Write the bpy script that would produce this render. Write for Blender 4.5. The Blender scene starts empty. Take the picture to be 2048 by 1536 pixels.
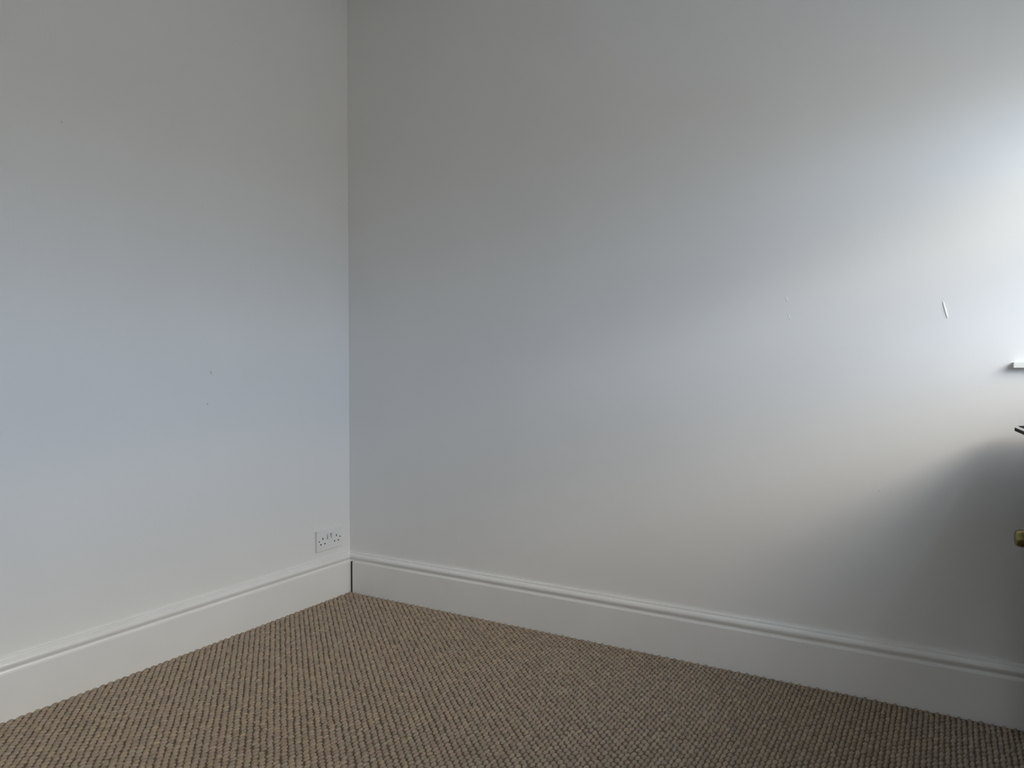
import bpy, bmesh, math, random
from mathutils import Vector, Matrix
R = math.radians
random.seed(7)
S = bpy.context.scene
C = S.collection

# ------------------------------------------------------------------ camera, sky, exposure
cam_d = bpy.data.cameras.new('camera')
cam = bpy.data.objects.new('camera', cam_d)
C.objects.link(cam)
cam_d.sensor_width = 36.0
cam_d.lens = 1480.0 / 2048.0 * 36.0
cam_d.clip_start = 0.02
cam.location = (2.238, -2.406, 0.98)
cam.rotation_euler = (R(90 - 1.39), 0.0, R(30.5))
S.camera = cam

S.view_settings.view_transform = 'Standard'
S.view_settings.look = 'None'
S.view_settings.exposure = 0.0
S.view_settings.gamma = 1.0
S.view_settings.use_curve_mapping = False
S.cycles.use_denoising = True
S.cycles.max_bounces = 12
S.cycles.diffuse_bounces = 8
S.cycles.caustics_reflective = False
S.cycles.caustics_refractive = False
S.cycles.sample_clamp_indirect = 6.0

world = bpy.data.worlds.new('sky')
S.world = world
world.use_nodes = True
wt = world.node_tree
wt.nodes.clear()
wo = wt.nodes.new('ShaderNodeOutputWorld')
bg = wt.nodes.new('ShaderNodeBackground')
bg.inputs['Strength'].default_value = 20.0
tc = wt.nodes.new('ShaderNodeTexCoord')
sx = wt.nodes.new('ShaderNodeSeparateXYZ')
asn = wt.nodes.new('ShaderNodeMath'); asn.operation = 'ARCSINE'
mr = wt.nodes.new('ShaderNodeMapRange')
mr.inputs['From Min'].default_value = R(-90)
mr.inputs['From Max'].default_value = R(90)
ramp = wt.nodes.new('ShaderNodeValToRGB')
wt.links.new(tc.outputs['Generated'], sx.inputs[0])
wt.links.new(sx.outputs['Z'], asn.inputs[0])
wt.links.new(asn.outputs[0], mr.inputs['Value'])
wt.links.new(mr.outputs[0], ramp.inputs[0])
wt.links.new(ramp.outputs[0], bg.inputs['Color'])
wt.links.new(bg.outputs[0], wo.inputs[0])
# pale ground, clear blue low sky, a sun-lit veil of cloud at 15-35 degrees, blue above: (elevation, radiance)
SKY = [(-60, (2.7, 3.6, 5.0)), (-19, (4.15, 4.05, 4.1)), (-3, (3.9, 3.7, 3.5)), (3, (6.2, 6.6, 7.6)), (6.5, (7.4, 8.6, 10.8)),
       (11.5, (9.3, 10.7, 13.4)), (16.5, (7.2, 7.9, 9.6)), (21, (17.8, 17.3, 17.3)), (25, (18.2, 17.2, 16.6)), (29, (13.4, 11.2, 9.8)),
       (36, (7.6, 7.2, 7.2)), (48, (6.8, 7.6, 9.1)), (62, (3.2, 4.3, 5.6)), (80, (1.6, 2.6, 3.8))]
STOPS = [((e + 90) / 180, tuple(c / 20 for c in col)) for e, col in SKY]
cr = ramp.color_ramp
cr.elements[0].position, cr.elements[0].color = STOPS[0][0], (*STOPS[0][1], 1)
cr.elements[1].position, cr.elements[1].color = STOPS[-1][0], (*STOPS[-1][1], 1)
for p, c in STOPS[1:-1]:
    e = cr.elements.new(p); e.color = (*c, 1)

# room sizes (metres): corner of the two walls at the origin, room on x > 0, y < 0
XW, YB, ZC = 2.80, -4.30, 2.55
WY0, WY1, WZ0, WZ1 = -0.10, -1.35, 1.03, 1.84       # window opening

W2Y0, W2Y1 = -2.15, -3.45                           # second window, further along the same wall
for y0, y1 in ((WY0, WY1), (W2Y0, W2Y1)):            # sampling portals of the window openings (they give no light of their own)
    pl = bpy.data.lights.new('window_portal', 'AREA')
    pl.shape = 'RECTANGLE'; pl.size = WZ1 - WZ0; pl.size_y = abs(y1 - y0)
    pl.cycles.is_portal = True
    po = bpy.data.objects.new('window_portal', pl); C.objects.link(po)
    po.location = (XW + 0.115, (y0 + y1) / 2, (WZ0 + WZ1) / 2)
    po.rotation_euler = (0, R(90), 0)

# ------------------------------------------------------------------ helpers
def mat(name, color, rough=0.5, spec=0.5, metal=0.0):
    m = bpy.data.materials.new(name); m.use_nodes = True
    b = m.node_tree.nodes['Principled BSDF']
    b.inputs['Base Color'].default_value = (*color, 1)
    b.inputs['Roughness'].default_value = rough
    b.inputs['Specular IOR Level'].default_value = spec
    b.inputs['Metallic'].default_value = metal
    return m, m.node_tree, b

def paint(name, color, rough, spec, bump, scale, stretch=(1, 1, 1), tint=0.03, blot=2.0):
    """painted surface: faint patchy tint and a fine brushed or rolled relief"""
    m, nt, b = mat(name, color, rough, spec)
    N, L = nt.nodes, nt.links
    tcn = N.new('ShaderNodeTexCoord')
    n1 = N.new('ShaderNodeTexNoise'); n1.inputs['Scale'].default_value = blot; n1.inputs['Detail'].default_value = 3
    L.new(tcn.outputs['Object'], n1.inputs['Vector'])
    r = N.new('ShaderNodeValToRGB')
    r.color_ramp.elements[0].position = 0.3; r.color_ramp.elements[1].position = 0.7
    r.color_ramp.elements[0].color = (*[c * (1 - tint) for c in color], 1)
    r.color_ramp.elements[1].color = (*[min(1, c * (1 + tint * 0.5)) for c in color], 1)
    L.new(n1.outputs['Fac'], r.inputs[0]); L.new(r.outputs[0], b.inputs['Base Color'])
    mp = N.new('ShaderNodeMapping'); mp.inputs['Scale'].default_value = stretch
    L.new(tcn.outputs['Object'], mp.inputs['Vector'])
    n2 = N.new('ShaderNodeTexNoise'); n2.inputs['Scale'].default_value = scale
    n2.inputs['Detail'].default_value = 4; n2.inputs['Roughness'].default_value = 0.6
    L.new(mp.outputs[0], n2.inputs['Vector'])
    bp = N.new('ShaderNodeBump'); bp.inputs['Strength'].default_value = bump; bp.inputs['Distance'].default_value = 0.002
    L.new(n2.outputs['Fac'], bp.inputs['Height']); L.new(bp.outputs[0], b.inputs['Normal'])
    return m

def obj(name, bm, m=None, parent=None, smooth=False, kind=None, bevel=0.0, seg=2):
    me = bpy.data.meshes.new(name)
    if bevel:
        bmesh.ops.bevel(bm, geom=list(bm.edges), offset=bevel, segments=seg, affect='EDGES', profile=0.5)
    bmesh.ops.recalc_face_normals(bm, faces=bm.faces)
    bm.to_mesh(me); bm.free()
    if smooth:
        me.shade_smooth()
    o = bpy.data.objects.new(name, me); C.objects.link(o)
    if m: me.materials.append(m)
    if parent: o.parent = parent
    if kind: o['kind'] = kind
    return o

def box(x0, y0, z0, x1, y1, z1, bm=None):
    bm = bm or bmesh.new()
    v = [bm.verts.new((x, y, z)) for x in (x0, x1) for y in (y0, y1) for z in (z0, z1)]
    for f in ((0, 1, 3, 2), (4, 6, 7, 5), (0, 4, 5, 1), (2, 3, 7, 6), (0, 2, 6, 4), (1, 5, 7, 3)):
        bm.faces.new([v[i] for i in f])
    return bm

def prism(pts, fn, a, b, n=1):
    """closed outline pts extruded from a to b; fn(p, t) gives the point in space"""
    bm = bmesh.new()
    rows = []
    for i in range(n + 1):
        t = a + (b - a) * i / n
        rows.append([bm.verts.new(fn(p, t)) for p in pts])
    k = len(pts)
    for i in range(n):
        for j in range(k):
            bm.faces.new((rows[i][j], rows[i][(j + 1) % k], rows[i + 1][(j + 1) % k], rows[i + 1][j]))
    bm.faces.new(rows[0]); bm.faces.new(rows[-1][::-1])
    return bm

def empty(name, loc=(0, 0, 0), label=None, cat=None, kind=None):
    o = bpy.data.objects.new(name, None); C.objects.link(o); o.location = loc
    o.empty_display_size = 0.05
    if label: o['label'] = label
    if cat: o['category'] = cat
    if kind: o['kind'] = kind
    return o

# ------------------------------------------------------------------ materials
M_wall_l = paint('white_emulsion_left', (0.795, 0.79, 0.775), 0.55, 0.35, 0.16, 160, (1, 1, 0.22), 0.02)
M_wall = paint('white_emulsion', (0.795, 0.79, 0.775), 0.55, 0.35, 0.10, 150, (1, 1, 0.25), 0.02)
M_ceil = paint('white_ceiling_paint', (0.795, 0.79, 0.775), 0.8, 0.2, 0.06, 120)
M_gloss = paint('white_gloss_paint', (0.80, 0.795, 0.78), 0.17, 0.5, 0.035, 45, (1, 1, 1), 0.03, 5.0)
M_floor = paint('carpet_backing', (0.17, 0.13, 0.095), 0.95, 0.1, 0.5, 300)
M_wood = paint('bare_dark_wood', (0.045, 0.030, 0.022), 0.9, 0.2, 0.5, 120, (1, 1, 0.2), 0.3, 60)
M_plastic, _, _ = mat('white_socket_plastic', (0.77, 0.77, 0.77), 0.28)
M_rocker, _, _ = mat('white_rocker_plastic', (0.70, 0.70, 0.70), 0.3)
M_side, _, _ = mat('socket_side_plastic', (0.70, 0.69, 0.67), 0.35)
M_hole_shadow, _, _ = mat('dark_hole_and_shadow', (0.008, 0.008, 0.01), 0.8, 0.1)
M_screw, _, _ = mat('steel_screw', (0.10, 0.10, 0.105), 0.5, 0.5, 0.5)
M_drip, _, _ = mat('dried_paint', (0.82, 0.815, 0.80), 0.45)
M_ledge, _, _ = mat('white_ledge_paint', (0.82, 0.815, 0.78), 0.3)
M_top, _, _ = mat('pale_grey_table_top', (0.30, 0.31, 0.325), 0.12)
M_rim, _, _ = mat('pale_metal_rim', (0.80, 0.80, 0.81), 0.25, 0.5, 0.6)
M_black, _, _ = mat('black_edge', (0.004, 0.004, 0.005), 0.7, 0.08)
M_brass, _, _ = mat('aged_brass', (0.30, 0.27, 0.12), 0.32, 0.5, 1.0)
M_dark, _, _ = mat('near_black_frame', (0.02, 0.018, 0.015), 0.5)

gm = bpy.data.materials.new('window_glass'); gm.use_nodes = True
nt = gm.node_tree; nt.nodes.clear()
o_ = nt.nodes.new('ShaderNodeOutputMaterial'); mx = nt.nodes.new('ShaderNodeMixShader')
tr = nt.nodes.new('ShaderNodeBsdfTransparent'); tr.inputs[0].default_value = (0.95, 0.97, 0.96, 1)
gl = nt.nodes.new('ShaderNodeBsdfGlossy'); gl.inputs['Roughness'].default_value = 0.02
mx.inputs[0].default_value = 0.05
nt.links.new(tr.outputs[0], mx.inputs[1]); nt.links.new(gl.outputs[0], mx.inputs[2]); nt.links.new(mx.outputs[0], o_.inputs[0])

# carpet: each loop has its own wool shade (vertex colour of the yarn itself)
cm, nt, b = mat('beige_wool_loop', (0.3, 0.24, 0.17), 0.95, 0.1)
at = nt.nodes.new('ShaderNodeAttribute'); at.attribute_name = 'yarn'
tcn = nt.nodes.new('ShaderNodeTexCoord')
nz = nt.nodes.new('ShaderNodeTexNoise'); nz.inputs['Scale'].default_value = 520; nz.inputs['Detail'].default_value = 2
nt.links.new(tcn.outputs['Object'], nz.inputs['Vector'])
rm = nt.nodes.new('ShaderNodeMapRange'); rm.inputs['To Min'].default_value = 0.55; rm.inputs['To Max'].default_value = 1.42
nt.links.new(nz.outputs['Fac'], rm.inputs['Value'])
ml = nt.nodes.new('ShaderNodeMix'); ml.data_type = 'RGBA'; ml.blend_type = 'MULTIPLY'; ml.inputs['Factor'].default_value = 1
nt.links.new(at.outputs['Color'], ml.inputs['A']); nt.links.new(rm.outputs[0], ml.inputs['B'])
nt.links.new(ml.outputs['Result'], b.inputs['Base Color'])
M_carpet = cm

# ------------------------------------------------------------------ room shell
T = 0.12
obj('floor', box(0 - T, YB - T, -0.10, XW + T, T, 0.0), M_floor, kind='structure')
obj('ceiling', box(0 - T, YB - T, ZC, XW + T, T, ZC + 0.1), M_ceil, kind='structure')
wall_left = obj('wall_left', box(-T, YB, 0, 0, T, ZC), M_wall_l, kind='structure')
wall_right = obj('wall_right', box(0, 0, 0, XW + T, T, ZC), M_wall, kind='structure')
obj('wall_back', box(-T, YB - T, 0, XW + T, YB, ZC), M_wall, kind='structure')
bm = box(XW, YB, 0, XW + T, 0, WZ0)
box(XW, YB, WZ1, XW + T, 0, ZC, bm)
box(XW, WY0, WZ0, XW + T, 0, WZ1, bm)
box(XW, W2Y0, WZ0, XW + T, WY1, WZ1, bm)
box(XW, YB, WZ0, XW + T, W2Y1, WZ1, bm)
obj('wall_window', bm, M_wall, kind='structure')

# two-sash windows with glass, beyond the right edge
def window(name, y0, y1):
    win = empty(name, (XW + 0.06, (y0 + y1) / 2, WZ0), kind='structure')
    wx, hw, hh, F, RZ = 0.03, abs(y1 - y0) / 2, WZ1 - WZ0, 0.04, 0.48
    bm = box(-wx, -hw, 0, wx, -hw + F, hh); box(-wx, hw - F, 0, wx, hw, hh, bm)
    box(-wx, -hw + F, 0, wx, hw - F, F, bm); box(-wx, -hw + F, hh - F, wx, hw - F, hh, bm)
    obj('sash_frame', bm, M_gloss, win)
    obj('meeting_rail', box(-wx, -hw + F, RZ - 0.05, wx, hw - F, RZ + 0.05), M_gloss, win, bevel=0.004)
    obj('pane', box(-0.002, -hw + F, F, 0.002, hw - F, RZ - 0.05), gm, win)
    obj('pane', box(-0.002, -hw + F, RZ + 0.05, 0.002, hw - F, hh - F), gm, win)
window('window_1', WY0, WY1)
window('window_2', W2Y0, W2Y1)
#BLOCK

# ------------------------------------------------------------------ baseboards
prof = [(0.0, 0.0), (0.0200, 0.0), (0.0200, 0.1335), (0.0190, 0.1350), (0.0135, 0.1362), (0.0120, 0.1400),
        (0.0125, 0.1435), (0.0150, 0.1465), (0.0175, 0.1500), (0.0188, 0.1540), (0.0188, 0.1575), (0.0172, 0.1620),
        (0.0140, 0.1655), (0.0105, 0.1672), (0.0095, 0.1680), (0.0092, 0.1720), (0.0080, 0.1748), (0.0, 0.1755)]
GAP = 0.0125
bl = obj('baseboard_left', prism(prof, lambda p, t: (p[0], t, p[1]), YB, 0.0, 40), M_gloss, kind='structure')
# the right board stops short of the left one below its moulding
main = [p for p in prof if p[1] <= 0.137] + [(0.0, 0.137)]
cap = [(0.0, 0.1355)] + [p for p in prof if p[1] > 0.1355]
bm = prism(main, lambda p, t: (t, -p[0], p[1]), 0.020 + GAP, XW, 40)
bm2 = prism(cap, lambda p, t: (t, -p[0], p[1]), 0.004, XW, 40)
me_t = bpy.data.meshes.new('t'); bm2.to_mesh(me_t); bm2.free(); bm.from_mesh(me_t); bpy.data.meshes.remove(me_t)
br = obj('baseboard_right', bm, M_gloss, kind='structure')
obj('bare_wood', box(0.0202, -0.0155, 0.0, 0.020 + GAP - 0.0002, -0.001, 0.134), M_wood, br)

# ------------------------------------------------------------------ carpet of staggered wool loops
AX, BY = 0.0131, 0.0236
base_cols = [(0.365, 0.295, 0.225), (0.34, 0.275, 0.21), (0.335, 0.275, 0.215), (0.37, 0.30, 0.215), (0.355, 0.275, 0.22), (0.34, 0.29, 0.225)]
verts, faces, cols = [], [], []
rng = random.Random(3)
NS = 8
def loop(cx, cy, edge=1.0):
    ang = R(80 + rng.uniform(-11, 11))
    ca, sa = math.cos(ang), math.sin(ang)
    la, lb = 0.0106 * rng.uniform(0.85, 1.08), 0.0061 * rng.uniform(0.86, 1.1)
    h = rng.uniform(0.0054, 0.0072) * edge
    tilt = rng.uniform(-0.0012, 0.0012)
    base = len(verts)
    for rr, zz in ((1.0, 0.0003), (0.88, 0.50), (0.5, 0.92)):
        for k in range(NS):
            a = 2 * math.pi * k / NS
            u, v = la * rr * math.cos(a), lb * rr * math.sin(a)
            z = zz * h if zz > 0.01 else 0.0003
            verts.append((cx + u * ca - v * sa, cy + u * sa + v * ca, z + (tilt * math.cos(a) if zz > 0.01 else 0)))
    verts.append((cx, cy, h))
    for q in range(2):
        for k in range(NS):
            k2 = (k + 1) % NS
            faces.append((base + q * NS + k, base + q * NS + k2, base + (q + 1) * NS + k2, base + (q + 1) * NS + k))
    for k in range(NS):
        faces.append((base + 2 * NS + k, base + 2 * NS + (k + 1) % NS, base + 3 * NS))
    c = rng.choice(base_cols); g = rng.uniform(0.88, 1.1)
    cols.extend([(c[0] * g, c[1] * g, c[2] * g, 1.0)] * (3 * NS + 1))
i = 0
x = 0.0225
while x < XW - 0.01:
    y = -0.0240 - (BY / 2 if i % 2 else 0)
    while y > -2.45:
        # only what stands before the camera
        dx, dy = x - 2.238, y + 2.406
        if -dx * 0.5075 + dy * 0.8616 > 1.0:
            loop(x + rng.gauss(0, 0.0006), y + rng.gauss(0, 0.0012), 0.75 if i < 1 or y > -0.03 else 1.0)
        y -= BY
    x += AX; i += 1
me = bpy.data.meshes.new('carpet')
me.from_pydata(verts, [], faces)
ca_ = me.color_attributes.new('yarn', 'FLOAT_COLOR', 'POINT')
ca_.data.foreach_set('color', [f for c in cols for f in c])
me.shade_smooth(); me.materials.append(M_carpet); me.update()
carpet = bpy.data.objects.new('carpet', me); C.objects.link(carpet)
carpet['kind'] = 'stuff'
carpet['label'] = 'beige-brown loop pile carpet in staggered rows covering the floor'
carpet['category'] = 'carpet'

# ------------------------------------------------------------------ wall socket
sock = empty('wall_socket', (0.0, -0.205, 0.212),
             'white double plug socket with two switches low on the left wall by the corner', 'socket')
W_, H_, D_ = 0.146, 0.086, 0.0105
obj('back_plate', box(0.0, 0.0008, 0.0016, 0.0072, W_ - 0.0010, H_ - 0.0010), M_side, sock, bevel=0.0012)
bm = box(0.0070, 0, 0, D_, W_, H_)
obj('face_plate', bm, M_plastic, sock, bevel=0.0016, seg=3)
def slot(s, h, w, t):
    return obj('pin_slot', box(D_ - 0.0004, s - w / 2, h - t / 2, D_ + 0.00025, s + w / 2, h + t / 2), M_hole_shadow, sock)
for sc in (0.0335, 0.1125):
    slot(sc, 0.0505, 0.0046, 0.0088)
    slot(sc - 0.0111, 0.0283, 0.0068, 0.0046)
    slot(sc + 0.0111, 0.0283, 0.0068, 0.0046)
def disc(name, s, h, r, m, n=14):
    return obj(name, prism([(r * math.cos(2 * math.pi * k / n), r * math.sin(2 * math.pi * k / n)) for k in range(n)],
                           lambda p, t: (t, s + p[0], h + p[1]), D_ - 0.001, D_ + 0.0005), m, sock)
for s in (0.0127, 0.1333):
    sc_ = disc('screw', s, 0.0420, 0.0030, M_screw)
    obj('screw_groove', box(D_ + 0.0004, s - 0.0025, 0.0416, D_ + 0.0007, s + 0.0025, 0.0424), M_hole_shadow, sc_)
for k, s in enumerate((0.0645, 0.0835)):
    obj('switch_recess', box(D_ - 0.0003, s - 0.0062, 0.0445, D_ + 0.0002, s + 0.0062, 0.0675), M_side, sock)
    # rocker: a wedge pressed in at its top, proud at its bottom
    tip = (0.0012, 0.0042) if k == 0 else (0.0042, 0.0012)
    r = prism([(D_, 0.0455), (D_ + tip[1], 0.0455), (D_ + 0.0016, 0.0560), (D_ + tip[0], 0.0665), (D_, 0.0665)],
              lambda p, t: (p[0], t, p[1]), s - 0.0048, s + 0.0048)
    rk = obj('rocker_switch', r, M_rocker, sock)
    lean = 0.0 if k == 0 else 0.0032
    obj('switch_shadow_line', prism([(s - 0.0064 + lean, 0.0450), (s - 0.0050 + lean, 0.0450), (s - 0.0050 - lean * 0.4, 0.0665), (s - 0.0062 - lean * 0.4, 0.0665)],
                            lambda p, t: (t, p[0], p[1]), D_ + 0.0001, D_ + 0.0016 if k else D_ + 0.0006), M_hole_shadow, rk)  # black strip painted in as the rocker's shadow edge

# ------------------------------------------------------------------ paint marks on the walls
def ray(px, py):
    u, v = (px - 1024) / 1480.0, (768 - py) / 1480.0
    rot = cam.rotation_euler.to_matrix()
    return rot @ Vector((u, v, -1))
def on_right(px, py):
    d = ray(px, py); t = -cam.location.y / d.y
    return cam.location + d * t
def on_left(px, py):
    d = ray(px, py); t = -cam.location.x / d.x
    return cam.location + d * t
def streak(name, pts, r, parent, right=True, m=M_drip):
    """a low ridge of dried paint along a line of photo points, on the wall plane"""
    P = [(on_right if right else on_left)(*p) for p in pts]
    n = Vector((0, -1, 0)) if right else Vector((1, 0, 0))
    bm = bmesh.new(); rows = []
    for i, p in enumerate(P):
        a = P[max(0, i - 1)]; b_ = P[min(len(P) - 1, i + 1)]
        tdir = (b_ - a).normalized(); side = tdir.cross(n).normalized()
        w = r * (0.35 + 0.65 * math.sin(math.pi * (i + 0.6) / (len(P) + 0.2)))
        rows.append([bm.verts.new(p + side * w * s + n * h) for s, h in ((-1, -0.0002), (-0.6, w * 0.5), (0, w * 0.8), (0.6, w * 0.5), (1, -0.0002))])
    for q in range(len(rows) - 1):
        for j in range(4):
            bm.faces.new((rows[q][j], rows[q][j + 1], rows[q + 1][j + 1], rows[q + 1][j]))
    bm.faces.new(rows[0]); bm.faces.new(rows[-1][::-1])
    return obj(name, bm, m, parent, smooth=True)
streak('paint_drip', [(1886, 603), (1888, 611), (1890.5, 620), (1893, 629), (1895, 636)], 0.0033, wall_right)
streak('paint_ridge', [(1572.5, 591), (1573, 596), (1573.5, 603)], 0.0016, wall_right)
streak('paint_ridge', [(1577.5, 628), (1578, 634), (1579, 640)], 0.0013, wall_right)
streak('paint_ridge', [(916.5, 1070), (917.5, 1080), (918.3, 1091)], 0.0011, wall_right)
streak('paint_ridge', [(1758, 974), (1758.6, 978), (1759, 983)], 0.0014, wall_right)
streak('paint_fleck', [(1566, 803.5), (1566.8, 804.5), (1567.5, 806)], 0.0020, wall_right)
M_speck, _, _ = mat('grey_speck', (0.42, 0.42, 0.42), 0.6)
streak('speck', [(420.5, 742), (422, 745), (423.5, 748)], 0.0018, wall_left, False, M_speck)
streak('speck', [(414.5, 806), (415, 808), (415.5, 810)], 0.0013, wall_left, False, M_speck)
streak('speck', [(122.6, 242), (123, 243.5), (123.5, 245)], 0.0014, wall_left, False, M_speck)

# ------------------------------------------------------------------ ledge at the right edge
LP = 0.026
bm = box(2.3885, -LP, 0.9750, XW - 0.001, 0.0, 0.9905)
led = obj('wall_ledge', bm, M_ledge, bevel=0.0012)
led['label'] = 'white painted ledge end on the right wall, cut off by the right edge'
led['category'] = 'ledge'

# ------------------------------------------------------------------ table reaching in at the right edge, below the ledge
tab = empty('side_table', (2.6245, -0.80, 0.0080),
            'dark-edged side table mostly out of frame at the right edge below the ledge', 'table')
tab.rotation_euler = (0, 0, R(5.0))
def rounded(x0, y0, x1, y1, r, n=8):
    pts = []
    for cx, cy, a0 in ((x1 - r, y1 - r, 0), (x0 + r, y1 - r, 90), (x0 + r, y0 + r, 180), (x1 - r, y0 + r, 270)):
        for k in range(n + 1):
            a = R(a0 + 90 * k / n); pts.append((cx + r * math.cos(a), cy + r * math.sin(a)))
    return pts
TX0, TX1, TY0, TY1 = -0.180, 0.06, -0.70, 0.72
TZ = 0.8195
def slab(name, inset, z0, z1, m, r=0.035):
    return obj(name, prism(rounded(TX0 + inset, TY0 + inset, TX1 - inset, TY1 - inset, r - inset * 0.5), lambda p, t: (p[0], p[1], t), z0, z1), m, tab)
slab('tabletop', 0.004, TZ - 0.0040, TZ - 0.0011, M_top)
slab('metal_rim', 0.0, TZ - 0.0038, TZ - 0.0012, M_rim)
slab('black_inlay', 0.009, TZ - 0.0020, TZ - 0.0006, M_black)
slab('top_surface', 0.020, TZ - 0.0015, TZ, M_top)
slab('underside', 0.001, TZ - 0.0128, TZ - 0.0037, M_black)
# round brass rail along the end of the table, its rounded tip towards the room
rail, NR = [], 20
RR, RY, RZ_, RX0, RX1 = 0.0222, TY1 - 0.044, 0.5345, TX0 + 0.003, TX1 - 0.02
bm = bmesh.new(); rows = []
for dx, rr in ((0.0, 0.0), (0.0003, 0.0135), (0.0022, 0.0178), (0.0060, 0.0208), (0.0115, 0.0222), (0.03, 0.0222), (RX1 - RX0, 0.0222)):
    rows.append([bm.verts.new((RX0 + dx, RY + rr * math.cos(2 * math.pi * k / NR), RZ_ + rr * math.sin(2 * math.pi * k / NR))) for k in range(NR)] if rr else [bm.verts.new((RX0, RY, RZ_))])
for q in range(len(rows) - 1):
    for k in range(NR):
        k2 = (k + 1) % NR
        if q == 0: bm.faces.new((rows[0][0], rows[1][k], rows[1][k2]))
        else: bm.faces.new((rows[q][k], rows[q + 1][k], rows[q + 1][k2], rows[q][k2]))
bm.faces.new(rows[-1])
obj('brass_rail', bm, M_brass, tab, smooth=True)['label'] = 'dark brass rail with a rounded end'
obj('added_shade_panel', box(TX0 + 0.055, TY1 - 0.020, 0.0007, TX1 - 0.01, TY1 - 0.005, TZ - 0.0165), M_dark, tab, bevel=0.002)  # unseen panel, added to darken the wall beside the table
for lx in (TX0 + 0.10, TX1 - 0.04):
    for ly in (TY0 + 0.04,):
        obj('leg', box(lx - 0.014, ly - 0.014, 0.0007, lx + 0.014, ly + 0.014, TZ - 0.0165), M_dark, tab, bevel=0.002)
